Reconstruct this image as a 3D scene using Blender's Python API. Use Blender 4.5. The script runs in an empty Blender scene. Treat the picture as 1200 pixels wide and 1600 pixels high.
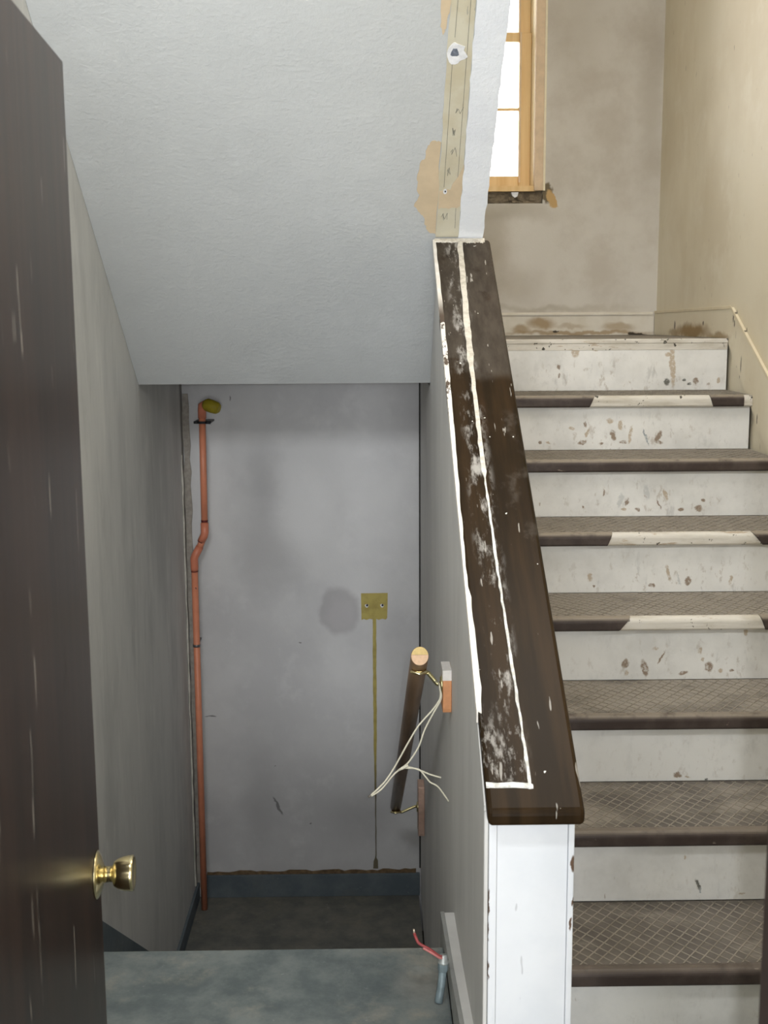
import bpy, bmesh, math, random
from mathutils import Vector, Matrix
random.seed(7)
S = bpy.context.scene
COL = S.collection
R = math.radians

# ------------------------------------------------------------------ camera
EYE = 1.5887
cd = bpy.data.cameras.new('camera'); cam = bpy.data.objects.new('camera', cd); COL.objects.link(cam)
cd.sensor_fit = 'VERTICAL'; cd.sensor_height = 7.2; cd.sensor_width = 5.4
cd.lens = 1850 / 1600 * 7.2
cd.clip_start = 0.02; cd.clip_end = 200
cam.matrix_world = (Matrix.Translation((0, 0, EYE)) @ Matrix.Rotation(R(-0.7815), 4, 'Z')
                    @ Matrix.Rotation(R(90 - 9.1394), 4, 'X') @ Matrix.Rotation(R(-0.3204), 4, 'Z'))
cd.dof.use_dof = True; cd.dof.focus_distance = 3.4; cd.dof.aperture_fstop = 2.0
S.camera = cam

# ------------------------------------------------------------------ world, lamps, exposure
w = bpy.data.worlds.new('sky'); S.world = w; w.use_nodes = True
w.node_tree.nodes['Background'].inputs[0].default_value = (1.0, 0.97, 0.92, 1)
w.node_tree.nodes['Background'].inputs[1].default_value = 9.0

def lamp(name, kind, loc, power, col=(1, 1, 1), **k):
    l = bpy.data.lights.new(name, kind); l.energy = power; l.color = col
    for a, b in k.items(): setattr(l, a, b)
    o = bpy.data.objects.new(name, l); COL.objects.link(o); o.location = loc
    return o
# the camera's own flash, then an added fill light at the hall's far end
fl = lamp('camera_flash', 'SPOT', (0.045, 0.0, 1.615), 72, (0.93, 0.96, 1.0), shadow_soft_size=0.012, spot_size=R(80), spot_blend=0.6)
fl.rotation_euler = (R(81), 0, R(-0.8))
hl = lamp('hall_fill', 'AREA', (0.0, -4.85, 1.25), 260, (0.94, 0.97, 1.0), shape='RECTANGLE', size=1.6, size_y=1.9)
hl.rotation_euler = (R(90), 0, 0)
up = lamp('upper_stair_fill', 'AREA', (0.75, 2.6, 4.15), 50, (1.0, 0.96, 0.90), shape='RECTANGLE', size=0.9, size_y=1.2)  # unseen fill added overhead to brighten the right-hand stairwell
# fill light added over the doorway to brighten soffit and side walls
wl = lamp('over_door_fill', 'AREA', (-0.55, 1.18, 2.35), 44, (0.95, 0.98, 1.0), shape='RECTANGLE', size=0.8, size_y=0.3)
wl.rotation_euler = (R(78), 0, 0)
S.view_settings.view_transform = 'Standard'; S.view_settings.look = 'None'
S.view_settings.gamma = 1; S.view_settings.use_curve_mapping = False
S.view_settings.exposure = -0.14

# ------------------------------------------------------------------ node helper
def srgb(r, g, b):
    f = lambda c: (c / 255 / 12.92) if c / 255 <= 0.04045 else ((c / 255 + 0.055) / 1.055) ** 2.4
    return (f(r), f(g), f(b), 1)

class Mat:
    def __init__(s, name, rough=0.7, metal=0.0, spec=0.4):
        s.m = bpy.data.materials.new(name); s.m.use_nodes = True; s.nt = s.m.node_tree
        s.b = s.nt.nodes['Principled BSDF']
        s.b.inputs['Roughness'].default_value = rough; s.b.inputs['Metallic'].default_value = metal
        s.b.inputs['Specular IOR Level'].default_value = spec
        s.geo = s.nt.nodes.new('ShaderNodeNewGeometry'); s.pos = s.geo.outputs['Position']
    def n(s, t, **k):
        x = s.nt.nodes.new(t)
        for a, b in k.items(): setattr(x, a, b)
        return x
    def put(s, sock, v):
        if hasattr(v, 'links'): s.nt.links.new(v, sock)
        elif v is not None: sock.default_value = v
    def math(s, op, a, b=None, c=None, clamp=False):
        x = s.n('ShaderNodeMath', operation=op); x.use_clamp = clamp
        s.put(x.inputs[0], a)
        if b is not None: s.put(x.inputs[1], b)
        if c is not None: s.put(x.inputs[2], c)
        return x.outputs[0]
    def vm(s, op, a, b=None, scale=None):
        x = s.n('ShaderNodeVectorMath', operation=op); s.put(x.inputs[0], a)
        if b is not None: s.put(x.inputs[1], b)
        if scale is not None: s.put(x.inputs['Scale'], scale)
        return x.outputs['Value'] if op in ('LENGTH', 'DOT_PRODUCT') else x.outputs['Vector']
    def stretch(s, v, k): return s.vm('MULTIPLY', v, k)
    def noise(s, scale, detail=4, rough=0.55, vec=None, col=False, st=None):
        x = s.n('ShaderNodeTexNoise'); v = vec or s.pos
        if st: v = s.stretch(v, st)
        s.put(x.inputs['Vector'], v); x.inputs['Scale'].default_value = scale
        x.inputs['Detail'].default_value = detail; x.inputs['Roughness'].default_value = rough
        return x.outputs['Color' if col else 'Fac']
    def rng(s, v, a, b, c=0.0, d=1.0, smooth=True):
        x = s.n('ShaderNodeMapRange'); x.interpolation_type = 'SMOOTHSTEP' if smooth else 'LINEAR'
        s.put(x.inputs[0], v)
        for i, q in enumerate((a, b, c, d)): s.put(x.inputs[i + 1], q)
        return x.outputs[0]
    def mix(s, f, a, b):
        x = s.n('ShaderNodeMix', data_type='RGBA'); s.put(x.inputs[0], f); s.put(x.inputs[6], a); s.put(x.inputs[7], b)
        return x.outputs[2]
    def mul(s, a, b): return s.math('MULTIPLY', a, b)
    def mx(s, a, b): return s.math('MAXIMUM', a, b)
    def sep(s, v=None):
        x = s.n('ShaderNodeSeparateXYZ'); s.put(x.inputs[0], v or s.pos); return x.outputs
    def comb(s, a, b, c=0.0):
        x = s.n('ShaderNodeCombineXYZ'); s.put(x.inputs[0], a); s.put(x.inputs[1], b); s.put(x.inputs[2], c); return x.outputs[0]
    def warp(s, v2, scale, amt):
        c = s.noise(scale, 3, 0.6, col=True)
        return s.vm('ADD', v2, s.vm('SCALE', s.vm('SUBTRACT', c, (0.5, 0.5, 0.5)), scale=amt))
    def blob(s, v2, c, r, rot=0.0, soft=0.25):
        d = s.vm('SUBTRACT', v2, (c[0], c[1], 0))
        if rot:
            x = s.n('ShaderNodeVectorRotate', rotation_type='Z_AXIS'); s.put(x.inputs['Vector'], d); x.inputs['Angle'].default_value = R(rot); d = x.outputs[0]
        l = s.vm('LENGTH', s.vm('MULTIPLY', d, (1 / r[0], 1 / r[1], 0)))
        return s.rng(l, 1.0 + soft * 0.4, 1.0 - soft, 0.0, 1.0)
    def bump(s, h, strength=0.3, dist=0.01):
        x = s.n('ShaderNodeBump'); x.inputs['Strength'].default_value = strength; x.inputs['Distance'].default_value = dist
        s.put(x.inputs['Height'], h); s.put(s.b.inputs['Normal'], x.outputs[0])
    def out(s, col=None, rough=None):
        if col is not None: s.put(s.b.inputs['Base Color'], col)
        if rough is not None: s.put(s.b.inputs['Roughness'], rough)
        return s.m

def plain(name, c, rough=0.6, metal=0.0, vary=0.15, scale=30, spec=0.4, bump=0.0):
    m = Mat(name, rough, metal, spec)
    d = tuple(x * (1 - vary) for x in c[:3]) + (1,); e = tuple(min(1, x * (1 + vary)) for x in c[:3]) + (1,)
    f = m.rng(m.noise(scale, 5, 0.6), 0.3, 0.7)
    if bump: m.bump(m.noise(scale * 5, 3), bump, 0.003)
    return m.out(m.mix(f, d, e))

# ------------------------------------------------------------------ mesh helper
class MB:
    def __init__(s): s.v = []; s.f = []; s.sm = []
    def add(s, vs, fs, smooth=False):
        o = len(s.v); s.v += [tuple(v) for v in vs]
        for f in fs: s.f.append([o + i for i in f]); s.sm.append(smooth)
        return s
    def hexa(s, p):
        return s.add(p, [(0, 3, 2, 1), (4, 5, 6, 7), (0, 1, 5, 4), (1, 2, 6, 5), (2, 3, 7, 6), (3, 0, 4, 7)])
    def box(s, x0, x1, y0, y1, z0, z1):
        return s.hexa([(x0, y0, z0), (x1, y0, z0), (x1, y1, z0), (x0, y1, z0), (x0, y0, z1), (x1, y0, z1), (x1, y1, z1), (x0, y1, z1)])
    def prism(s, poly, axis, a, b):
        n = len(poly); put = {'X': lambda p, t: (t, p[0], p[1]), 'Y': lambda p, t: (p[0], t, p[1]), 'Z': lambda p, t: (p[0], p[1], t)}[axis]
        ea = a if callable(a) else (lambda p: a); eb = b if callable(b) else (lambda p: b)
        vs = [put(p, ea(p)) for p in poly] + [put(p, eb(p)) for p in poly]
        return s.add(vs, [tuple(range(n)), tuple(range(2 * n - 1, n - 1, -1))] + [(i, i + n, (i + 1) % n + n, (i + 1) % n) for i in range(n)])
    def tube(s, pts, r, n=12, cap=True, smooth=True):
        pts = [Vector(p) for p in pts]; rr = r if isinstance(r, (list, tuple)) else [r] * len(pts)
        vs = []; ref = None
        for i, p in enumerate(pts):
            t = (pts[min(i + 1, len(pts) - 1)] - pts[max(i - 1, 0)]).normalized()
            if ref is None: ref = t.orthogonal().normalized()
            ref = (ref - t * ref.dot(t)).normalized(); bi = t.cross(ref)
            for k in range(n):
                a = 2 * math.pi * k / n; vs.append(p + (ref * math.cos(a) + bi * math.sin(a)) * rr[i])
        fs = [(i * n + k, i * n + (k + 1) % n, (i + 1) * n + (k + 1) % n, (i + 1) * n + k) for i in range(len(pts) - 1) for k in range(n)]
        s.add(vs, fs, smooth)
        if cap:
            o = len(s.v) - len(vs)
            s.f.append([o + k for k in range(n - 1, -1, -1)]); s.sm.append(False)
            s.f.append([o + (len(pts) - 1) * n + k for k in range(n)]); s.sm.append(False)
        return s
    def build(s, name, m, parent=None, bevel=0.0, seg=2, kind=None):
        me = bpy.data.meshes.new(name); me.from_pydata(s.v, [], s.f)
        for p, q in zip(me.polygons, s.sm): p.use_smooth = q
        bm = bmesh.new(); bm.from_mesh(me); bmesh.ops.recalc_face_normals(bm, faces=bm.faces[:]); bm.to_mesh(me); bm.free()
        me.materials.append(m)
        o = bpy.data.objects.new(name, me); COL.objects.link(o)
        if parent is not None: attach(o, parent)
        if bevel:
            b = o.modifiers.new('bevel', 'BEVEL'); b.width = bevel; b.segments = seg; b.limit_method = 'ANGLE'; b.angle_limit = R(35)
        if kind: o['kind'] = kind
        return o

def attach(o, parent):
    o.parent = parent
    p = Vector((0, 0, 0)); q = parent
    while q is not None: p += q.location; q = q.parent
    o.location = -p
def tag(o, label, cat, kind=None, group=None):
    o['label'] = label; o['category'] = cat
    if kind: o['kind'] = kind
    if group: o['group'] = group
    return o
def thing(name, loc, label, cat, kind=None, group=None):
    e = bpy.data.objects.new(name, None); COL.objects.link(e); e.location = loc; e.empty_display_size = 0.05
    return tag(e, label, cat, kind, group)
def box(*a): return MB().box(*a)

# ------------------------------------------------------------------ key dimensions (metres)
RISE = 0.19; RUN = 0.2866; D1 = 2.3991            # up-flight: first nosing, run, rise
BACK = 5.5787                                     # back wall
RX = 1.3514                                       # right wall
LX = -0.8685                                      # left wall
LOW = -1.2577                                     # lower landing
NF = 2.10                                         # front of half wall
KR = 0.384                                        # stair side of half wall
FE = 2.828                                        # edge of upper floor
SE = 4.5272; SZ = 1.3573; SS = 0.80               # foot of the sloped soffit and its slope
CS = 0.63355; CY = 2.07; CZ = 0.6922              # cap board slope, front edge
DOORY = 0.95
def WX(y): return 0.2143 + (y - 2.1) * 0.01046    # left face of half wall
def capz(y): return CZ + CS * (y - CY)
def sofz(y): return SZ + SS * (SE - y)
LAND = 8 * RISE

# ------------------------------------------------------------------ materials
def wall_paint(name, base, dark, light, scale=2.2, streak=(1, 1, 1), rough=0.75, bump=0.12, grain=160, spec=0.3, extra=None):
    m = Mat(name, rough, 0, spec)
    f = m.rng(m.noise(scale, 6, 0.6, st=streak), 0.38, 0.68)
    c = m.mix(f, base, dark)
    g = m.rng(m.noise(scale * 2.7, 5, 0.65, st=streak), 0.52, 0.75)
    c = m.mix(m.mul(g, 0.6), c, light)
    if extra: c = extra(m, c)
    m.bump(m.noise(grain, 3, 0.6), bump, 0.004)
    return m.out(c)

def left_extra(m, c):
    s = m.rng(m.noise(9, 4, 0.7, st=(1, 1, 0.12)), 0.55, 0.8)
    c = m.mix(m.mul(s, 0.5), c, srgb(234, 232, 226))
    s3 = m.rng(m.noise(13, 6, 0.75, st=(1, 1, 0.2)), 0.52, 0.72); c = m.mix(m.mul(s3, 0.35), c, srgb(168, 167, 163))
    t = m.rng(m.noise(46, 2, 0.5, st=(1, 1, 0.16)), 0.74, 0.77)
    c = m.mix(m.mul(t, 0.6), c, srgb(232, 230, 224))
    x, y, z = m.sep()
    # unpainted strip in the corner where the pipe runs
    e = m.rng(m.math('ADD', y, m.mul(m.math('SUBTRACT', m.noise(16, 4, 0.6, st=(1, 1, 0.3)), 0.5), 0.09)), BACK - 0.075, BACK - 0.06)
    return m.mix(m.mul(e, 0.85), c, srgb(122, 116, 108))
MAT_LEFT = wall_paint('grey_wall_paint_worn', srgb(212, 211, 207), srgb(190, 190, 187), srgb(222, 221, 216), 3.0, (1, 1, 0.35), 0.6, 0.05, extra=left_extra)

def backlow(m, c):
    x, y, z = m.sep(); v = m.warp(m.comb(x, z), 6, 0.10); v2 = m.warp(m.comb(x, z), 14, 0.05)
    for (cx, cz, rx, rz, a) in ((-0.50, 0.86, 0.10, 0.22, .55), (-0.52, 0.50, 0.13, 0.25, .5), (-0.38, 0.45, 0.10, 0.14, .35), (-0.55, -0.75, 0.10, 0.35, .35), (-0.05, -0.85, 0.16, 0.14, .4), (0.12, 0.05, 0.1, 0.4, .2)):
        c = m.mix(m.mul(m.blob(v, (cx, cz), (rx, rz), 0, 0.9), a), c, srgb(160, 159, 160))
    for (cx, cz, rx, rz, a) in ((-0.30, 0.72, 0.15, 0.24, .45), (0.05, 0.75, 0.22, 0.45, .35), (-0.75, 0.9, 0.09, 0.5, .5), (-0.1, -0.35, 0.3, 0.4, .25)):
        c = m.mix(m.mul(m.blob(v, (cx, cz), (rx, rz), 0, 0.7), a), c, srgb(224, 223, 223))
    ring = m.blob(v2, (-0.143, 0.207), (0.105, 0.125), 0, 0.25)
    inn = m.blob(v2, (-0.135, 0.185), (0.085, 0.095), 0, 0.5)
    c = m.mix(m.mul(ring, 0.55), c, srgb(150, 146, 148)); c = m.mix(m.mul(inn, 0.3), c, srgb(196, 192, 194))
    for (cx, cz, rx, rz, rot) in ((-0.46, -0.78, 0.006, 0.045, -25), (-0.86 + .22, 1.24, 0.003, 0.012, 0), (-0.47, -0.57, 0.003, 0.003, 0), (-0.30, -0.87, 0.004, 0.004, 0), (-0.34, 0.05, 0.004, 0.003, 0), (-0.78, -0.32, 0.02, 0.003, 0)):
        c = m.mix(m.mul(m.blob(v2, (cx, cz), (rx * 1.4, rz * 1.2), rot, 0.3), 0.7), c, srgb(84, 80, 78))
    return c
def back_split(m, c):
    # the same wall below and above the landing: grey paint below, greige distemper above
    x, y, z = m.sep()
    upc = m.mix(m.rng(m.noise(3.2, 6, 0.65), 0.4, 0.68), srgb(204, 199, 190), srgb(190, 183, 172))
    up2 = m.rng(m.noise(7, 6, 0.7, st=(1, 1, 0.5)), 0.58, 0.8); upc = m.mix(m.mul(up2, 0.6), upc, srgb(214, 208, 200))
    v = m.warp(m.comb(x, z), 7, 0.12)
    for (cx, cz, rx, rz, a) in ((0.57, 1.95, 0.12, 0.32, .6), (0.7, 1.75, 0.12, 0.1, .4), (0.66, 2.08, 0.25, 0.05, .5), (1.3, 2.6, 0.06, 0.5, .35), (0.95, 2.9, 0.15, 0.3, .3), (0.85, 1.64, 0.4, 0.02, .5)):
        upc = m.mix(m.mul(m.blob(v, (cx, cz), (rx, rz), 0, 0.9), a), upc, srgb(158, 148, 130))
    # crumbled plaster and a bare tan patch at the corner of the missing window stool
    v3 = m.warp(m.comb(x, z), 22, 0.05)
    upc = m.mix(m.blob(v3, (0.835, 2.165), (0.028, 0.05), 0, 0.25), upc, srgb(112, 100, 78))
    upc = m.mix(m.blob(v3, (0.855, 2.138), (0.022, 0.045), -15, 0.2), upc, srgb(190, 158, 108))
    k = m.rng(z, 1.40, 1.42)
    return m.mix(k, c, upc)
def back_extra(m, c): return back_split(m, backlow(m, c))
MAT_BACK = wall_paint('back_wall_paint', srgb(204, 203, 203), srgb(192, 191, 192), srgb(212, 211, 211), 2.4, extra=back_extra, rough=0.7)

def right_extra(m, c):
    x, y, z = m.sep(); v = m.warp(m.comb(y, z), 12, 0.06)
    a = m.rng(m.noise(60, 2, 0.5, st=(1, 1, 0.25)), 0.735, 0.76)
    c = m.mix(m.mul(a, 0.5), c, srgb(120, 104, 80))
    b = m.rng(m.noise(5, 5, 0.65, st=(1, 1, 0.25)), 0.5, 0.75)
    c = m.mix(m.mul(b, 0.25), c, srgb(206, 192, 158))
    for (cy, cz, ry, rz, a) in ((4.92, 1.545, 0.28, 0.035, .9), (4.55, 1.53, 0.16, 0.02, .7), (5.2, 1.535, 0.1, 0.02, .6)):
        c = m.mix(m.mul(m.blob(v, (cy, cz), (ry, rz), 0, 0.6), a), c, srgb(140, 110, 62))
    v4 = m.warp(m.comb(y, z), 50, 0.01)
    for (cy, cz, ry, rz) in ((5.19, 1.565, 0.012, 0.02), (4.75, 1.575, 0.01, 0.01), (4.36, 1.60, 0.008, 0.025), (4.345, 1.575, 0.006, 0.015), (4.25, 1.43, 0.006, 0.03), (4.30, 1.40, 0.006, 0.025), (4.24, 1.55, 0.006, 0.012), (4.05, 1.25, 0.006, 0.02)):
        c = m.mix(m.mul(m.blob(v4, (cy, cz), (ry, rz), 0, 0.4), 0.85), c, srgb(70, 60, 46))
    return c
MAT_RMOULD = plain('cream_moulding_paint', srgb(220, 208, 180), .6, vary=.05, scale=12)
MAT_RIGHT = wall_paint('cream_wall_paint', srgb(226, 217, 194), srgb(216, 205, 180), srgb(232, 225, 206), 2.0, rough=0.55, bump=0.05, extra=right_extra)

def center_extra(m, c):
    s = m.rng(m.noise(60, 3, 0.55, st=(1, 1.0, 0.045)), 0.66, 0.74)
    c = m.mix(m.mul(s, 0.5), c, srgb(238, 236, 230))
    t = m.rng(m.noise(7, 5, 0.7, st=(1, 1, 0.1)), 0.55, 0.8)
    return m.mix(m.mul(t, 0.35), c, srgb(186, 184, 180))
MAT_CENTER = wall_paint('grey_half_wall_paint', srgb(212, 210, 206), srgb(200, 198, 194), srgb(220, 218, 214), 3, (1, 1, .4), 0.6, 0.05, extra=center_extra)

def sof_extra(m, c):
    return c
MAT_SOFFIT = wall_paint('white_soffit_plaster', srgb(197, 199, 199), srgb(191, 193, 193), srgb(204, 206, 206), 1.6, rough=0.6, bump=0.55, grain=70, extra=sof_extra)
MAT_WHITE_EDGE = wall_paint('fresh_white_plaster', srgb(232, 235, 240), srgb(226, 229, 235), srgb(240, 242, 246), 6, rough=0.7, bump=0.5, grain=90)
MAT_CEIL = plain('ceiling_white', srgb(228, 224, 214), 0.8, vary=0.03)

def tan_paper():
    m = Mat('bare_tan_board', 0.85)
    c = m.mix(m.rng(m.noise(9, 5, 0.6), 0.35, 0.7), srgb(206, 200, 180), srgb(196, 186, 160))
    g = m.rng(m.noise(140, 2, 0.5, st=(1, 0.2, 0.2)), 0.69, 0.73)
    q = m.rng(m.noise(6, 3), 0.5, 0.6)
    c = m.mix(m.mul(m.mul(g, q), 0.6), c, srgb(150, 148, 140))
    return m.out(c)
MAT_TAN = tan_paper()
MAT_TAN_PATCH = plain('torn_tan_paper', srgb(206, 186, 156), 0.85, vary=0.06, scale=12)
MAT_PENCIL = plain('pencil_line', srgb(128, 126, 116), 0.8)
MAT_BLUEGREY = plain('dark_hole_grey', srgb(110, 116, 128), 0.9, vary=0.3, scale=120)

def concrete(name, a, b, c3, dusty):
    m = Mat(name, 0.75, 0, 0.3)
    f = m.rng(m.noise(5.5, 8, 0.68), 0.36, 0.66); c = m.mix(f, a, b)
    g = m.rng(m.noise(4.2, 7, 0.7, vec=m.vm('ADD', m.pos, (7.1, 3, 1))), 0.5, 0.72)
    c = m.mix(m.mul(g, dusty), c, c3)
    h = m.rng(m.noise(30, 6, 0.75), 0.6, 0.8); c = m.mix(m.mul(h, 0.35), c, srgb(196, 200, 196))
    hh = m.noise(60, 5, 0.7)
    if name.startswith('grey'):
        v = m.warp(m.pos, 14, .02); hh = m.math('SUBTRACT', hh, m.mul(m.blob(v, (0.120, 2.693), (.024, .035), 0, .9), 6.0))
        c = m.mix(m.mul(m.blob(v, (0.13, 2.66), (.08, .10), 0, .9), .35), c, srgb(158, 150, 138))
    m.bump(hh, 0.25, 0.004)
    return m.out(c)
MAT_FLOOR = concrete('grey_painted_concrete', srgb(86, 94, 95), srgb(116, 122, 120), srgb(146, 142, 130), 0.8)
MAT_LOWFLOOR = concrete('dark_dirty_concrete', srgb(96, 97, 92), srgb(122, 119, 110), srgb(134, 128, 112), 0.5)
MAT_BASE_DARK = concrete('slate_grey_base_paint', srgb(88, 98, 104), srgb(104, 112, 116), srgb(116, 118, 114), 0.4)
MAT_BASE_GREY = plain('grey_base_paint', srgb(150, 150, 146), 0.55, vary=0.1, scale=14)

def riser_mat(n, blobs):
    m = Mat('worn_white_riser_paint', 0.55, 0, 0.4)
    c = m.mix(m.rng(m.noise(4.5, 6, 0.65), 0.38, 0.7), srgb(218, 217, 214), srgb(200, 199, 196))
    g = m.rng(m.noise(16, 6, 0.75), 0.55, 0.8); c = m.mix(m.mul(g, 0.45), c, srgb(178, 176, 172))
    x, y, z = m.sep(); v = m.warp(m.warp(m.comb(x, z), 38, 0.020), 120, 0.008)
    cols = {'t': srgb(168, 150, 126), 'b': srgb(126, 106, 86), 'd': srgb(74, 74, 66), 'g': srgb(120, 130, 136), 'l': srgb(176, 178, 178)}
    tear = m.rng(m.noise(85, 4, 0.7), 0.36, 0.5)
    for (bx, bz, rx, rz, rot, k) in blobs:
        f = m.blob(v, (bx, bz), (rx, rz), rot, 0.35)
        f = m.mul(f, m.math('MULTIPLY_ADD', tear, 0.55, 0.35))
        c = m.mix(m.mul(f, {'l': .7, 't': .9}.get(k, 1.0)), c, cols[k])
    foot = m.blob(m.comb(x, z), (0.93, (n - 0.78) * RISE), (0.42, 0.10), 0, 0.95)
    sc1 = m.mul(foot, m.rng(m.noise(42, 5, 0.7, st=(1, 1, 0.5)), 0.56, 0.66)); c = m.mix(m.mul(sc1, 0.55 if n > 3 else 0.3), c, srgb(158, 146, 132))
    sc2 = m.mul(foot, m.rng(m.noise(30, 4, 0.7, vec=m.vm('ADD', m.pos, (3, 1, 9)), st=(1, 1, 0.3)), 0.58, 0.7)); c = m.mix(m.mul(sc2, 0.4 if n > 3 else 0.2), c, srgb(150, 150, 150))
    s = m.rng(m.noise(70, 2, 0.5, st=(1, 1, 0.3)), 0.72, 0.76); s2 = m.rng(m.noise(5, 2), 0.5, 0.62)
    c = m.mix(m.mul(m.mul(s, s2), 0.6), c, srgb(140, 122, 102))
    m.bump(m.noise(45, 4), 0.08, 0.003)
    return m.out(c)
RB = {8: [(0.772, 1.4757, 0.015, 0.025, 0, 't'), (0.7113, 1.4172, 0.0088, 0.0113, 0, 'b'), (0.7142, 1.3865, 0.0038, 0.01, 0, 'b'), (0.70, 1.500, 0.13, 0.006, 0, 't'), (0.8686, 1.502, 0.10, 0.006, 0, 't'), (1.1343, 1.4194, 0.0113, 0.0901, -4, 't'), (1.1171, 1.4619, 0.0125, 0.0075, 0, 't'), (1.1157, 1.3603, 0.0125, 0.015, 0, 'd'), (1.18, 1.367, 0.0075, 0.005, 0, 'd'), (1.1972, 1.3527, 0.01, 0.0063, 0, 'd'), (1.2232, 1.362, 0.01, 0.0125, 20, 'b'), (1.3115, 1.3662, 0.0075, 0.0125, 15, 't'), (0.8454, 1.487, 0.0125, 0.01, 0, 't')],
      7: [(0.7137, 1.2168, 0.0117, 0.007, 0, 't'), (0.7606, 1.23, 0.007, 0.0094, 0, 'b'), (0.7702, 1.2007, 0.0047, 0.0187, 15, 't'), (0.7529, 1.1672, 0.0164, 0.0094, -20, 'b'), (0.6046, 1.1659, 0.007, 0.007, 0, 'b'), (0.6316, 1.1658, 0.007, 0.0047, 0, 't'), (0.8205, 1.1622, 0.0094, 0.0047, 0, 'b'), (0.8456, 1.2406, 0.014, 0.0094, 0, 't'), (0.8603, 1.1911, 0.0094, 0.0187, -15, 'b'), (0.8947, 1.1662, 0.014, 0.0059, 0, 'b'), (0.921, 1.1907, 0.007, 0.0328, 10, 't'), (0.9752, 1.1836, 0.0042, 0.0328, -22, 'g'), (1.0201, 1.1855, 0.0094, 0.0258, 20, 'b'), (1.0231, 1.163, 0.0117, 0.007, 0, 'b'), (0.8863, 1.2269, 0.0094, 0.0187, 0, 't')],
      6: [(0.7737, 1.0293, 0.003, 0.0131, 0, 'b'), (0.8525, 0.999, 0.0065, 0.0131, 10, 'b'), (0.8426, 0.9735, 0.0087, 0.0065, 0, 't'), (0.887, 0.9731, 0.0087, 0.0065, 0, 'b'), (0.9785, 1.0214, 0.0076, 0.024, -22, 't'), (0.9563, 0.9896, 0.0028, 0.0218, -20, 'b'), (1.0309, 0.972, 0.0109, 0.0065, 0, 'b'), (1.0879, 0.9758, 0.0131, 0.0109, 0, 'b'), (1.1038, 1.0013, 0.0065, 0.0065, 0, 'b'), (0.8291, 1.0055, 0.0087, 0.0261, 10, 'l'), (0.915, 1.0283, 0.0109, 0.0261, -8, 'l'), (0.7072, 0.9831, 0.0044, 0.0044, 0, 'b')],
      5: [(0.8711, 0.7812, 0.0121, 0.006, 0, 'b'), (0.9833, 0.7943, 0.0101, 0.0151, 10, 'b'), (0.9212, 0.821, 0.006, 0.0262, -12, 't'), (0.6788, 0.8091, 0.0101, 0.0141, -15, 't'), (1.1138, 0.7972, 0.005, 0.0141, 5, 't'), (0.9535, 0.8007, 0.004, 0.0181, -15, 'l'), (0.6932, 0.7808, 0.004, 0.004, 0, 'b')],
      4: [(0.7324, 0.6185, 0.0111, 0.0148, 0, 'b'), (0.7368, 0.5919, 0.0074, 0.0074, 0, 't'), (0.7879, 0.6065, 0.0111, 0.0241, -15, 'b'), (0.8173, 0.6649, 0.0093, 0.0056, 0, 't'), (0.8348, 0.6345, 0.003, 0.0222, 28, 'b'), (0.9006, 0.5883, 0.0148, 0.0065, -10, 'b'), (0.9461, 0.6542, 0.0074, 0.0111, 0, 't'), (0.9544, 0.6295, 0.0056, 0.0056, 0, 't'), (0.9736, 0.6066, 0.013, 0.0167, -10, 'b'), (1.0091, 0.5949, 0.0074, 0.0093, 0, 't'), (1.0386, 0.5946, 0.0056, 0.0046, 0, 'b'), (1.0742, 0.7076, 0.0074, 0.0093, -15, 't')],
      3: [(0.816, 0.3967, 0.0118, 0.0085, 0, 'b'), (0.8417, 0.3911, 0.0068, 0.002, 0, 't'), (0.8915, 0.3833, 0.0034, 0.0034, 0, 'd')],
      2: [(0.7955, 0.2308, 0.0046, 0.0153, -18, 'd'), (0.8023, 0.2157, 0.0023, 0.0076, -15, 'g'), (0.7601, 0.3024, 0.0031, 0.0061, 0, 't'), (0.9029, 0.2077, 0.0076, 0.0031, 0, 't')], 1: []}

def painted_nose():
    m = Mat('chipped_white_nosing_paint', 0.6)
    c = m.mix(m.rng(m.noise(14, 5, 0.6, st=(.5, 1, 2)), 0.4, 0.7), srgb(204, 199, 190), srgb(180, 173, 160))
    f = m.rng(m.noise(38, 4, 0.65), 0.63, 0.66); c = m.mix(f, c, srgb(70, 66, 58))
    g = m.rng(m.noise(20, 5, 0.7, st=(.5, 1, 2.5)), 0.6, 0.66); c = m.mix(m.mul(g, .7), c, srgb(158, 138, 112))
    m.bump(m.noise(60, 4, st=(.2, 1, 2)), 0.3, 0.004)
    return m.out(c)
MAT_PNOSE = painted_nose()

def dark_nose():
    m = Mat('dark_brown_nosing', 0.5, 0, 0.35)
    x, y, z = m.sep(m.geo.outputs['Normal'])
    c = m.mix(m.rng(m.noise(12, 5, 0.6), 0.4, 0.7), srgb(56, 46, 42), srgb(76, 66, 61))
    f = m.rng(m.noise(30, 5, 0.7, st=(.35, 1, 1)), 0.66, 0.72); c = m.mix(m.mul(f, 0.7), c, srgb(150, 138, 126))
    # settled dust lies on whatever faces up
    px, py, pz = m.sep()
    d = m.mul(m.rng(z, 0.25, 0.9), m.mul(m.rng(m.noise(18, 5, 0.6), 0.2, 0.5), m.rng(pz, 0.15, 0.85, 0.18, 1.0, smooth=False)))
    c = m.mix(d, c, srgb(142, 132, 118))
    m.bump(m.noise(90, 3), 0.15, 0.002)
    return m.out(c)
MAT_NOSE = dark_nose()

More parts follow.
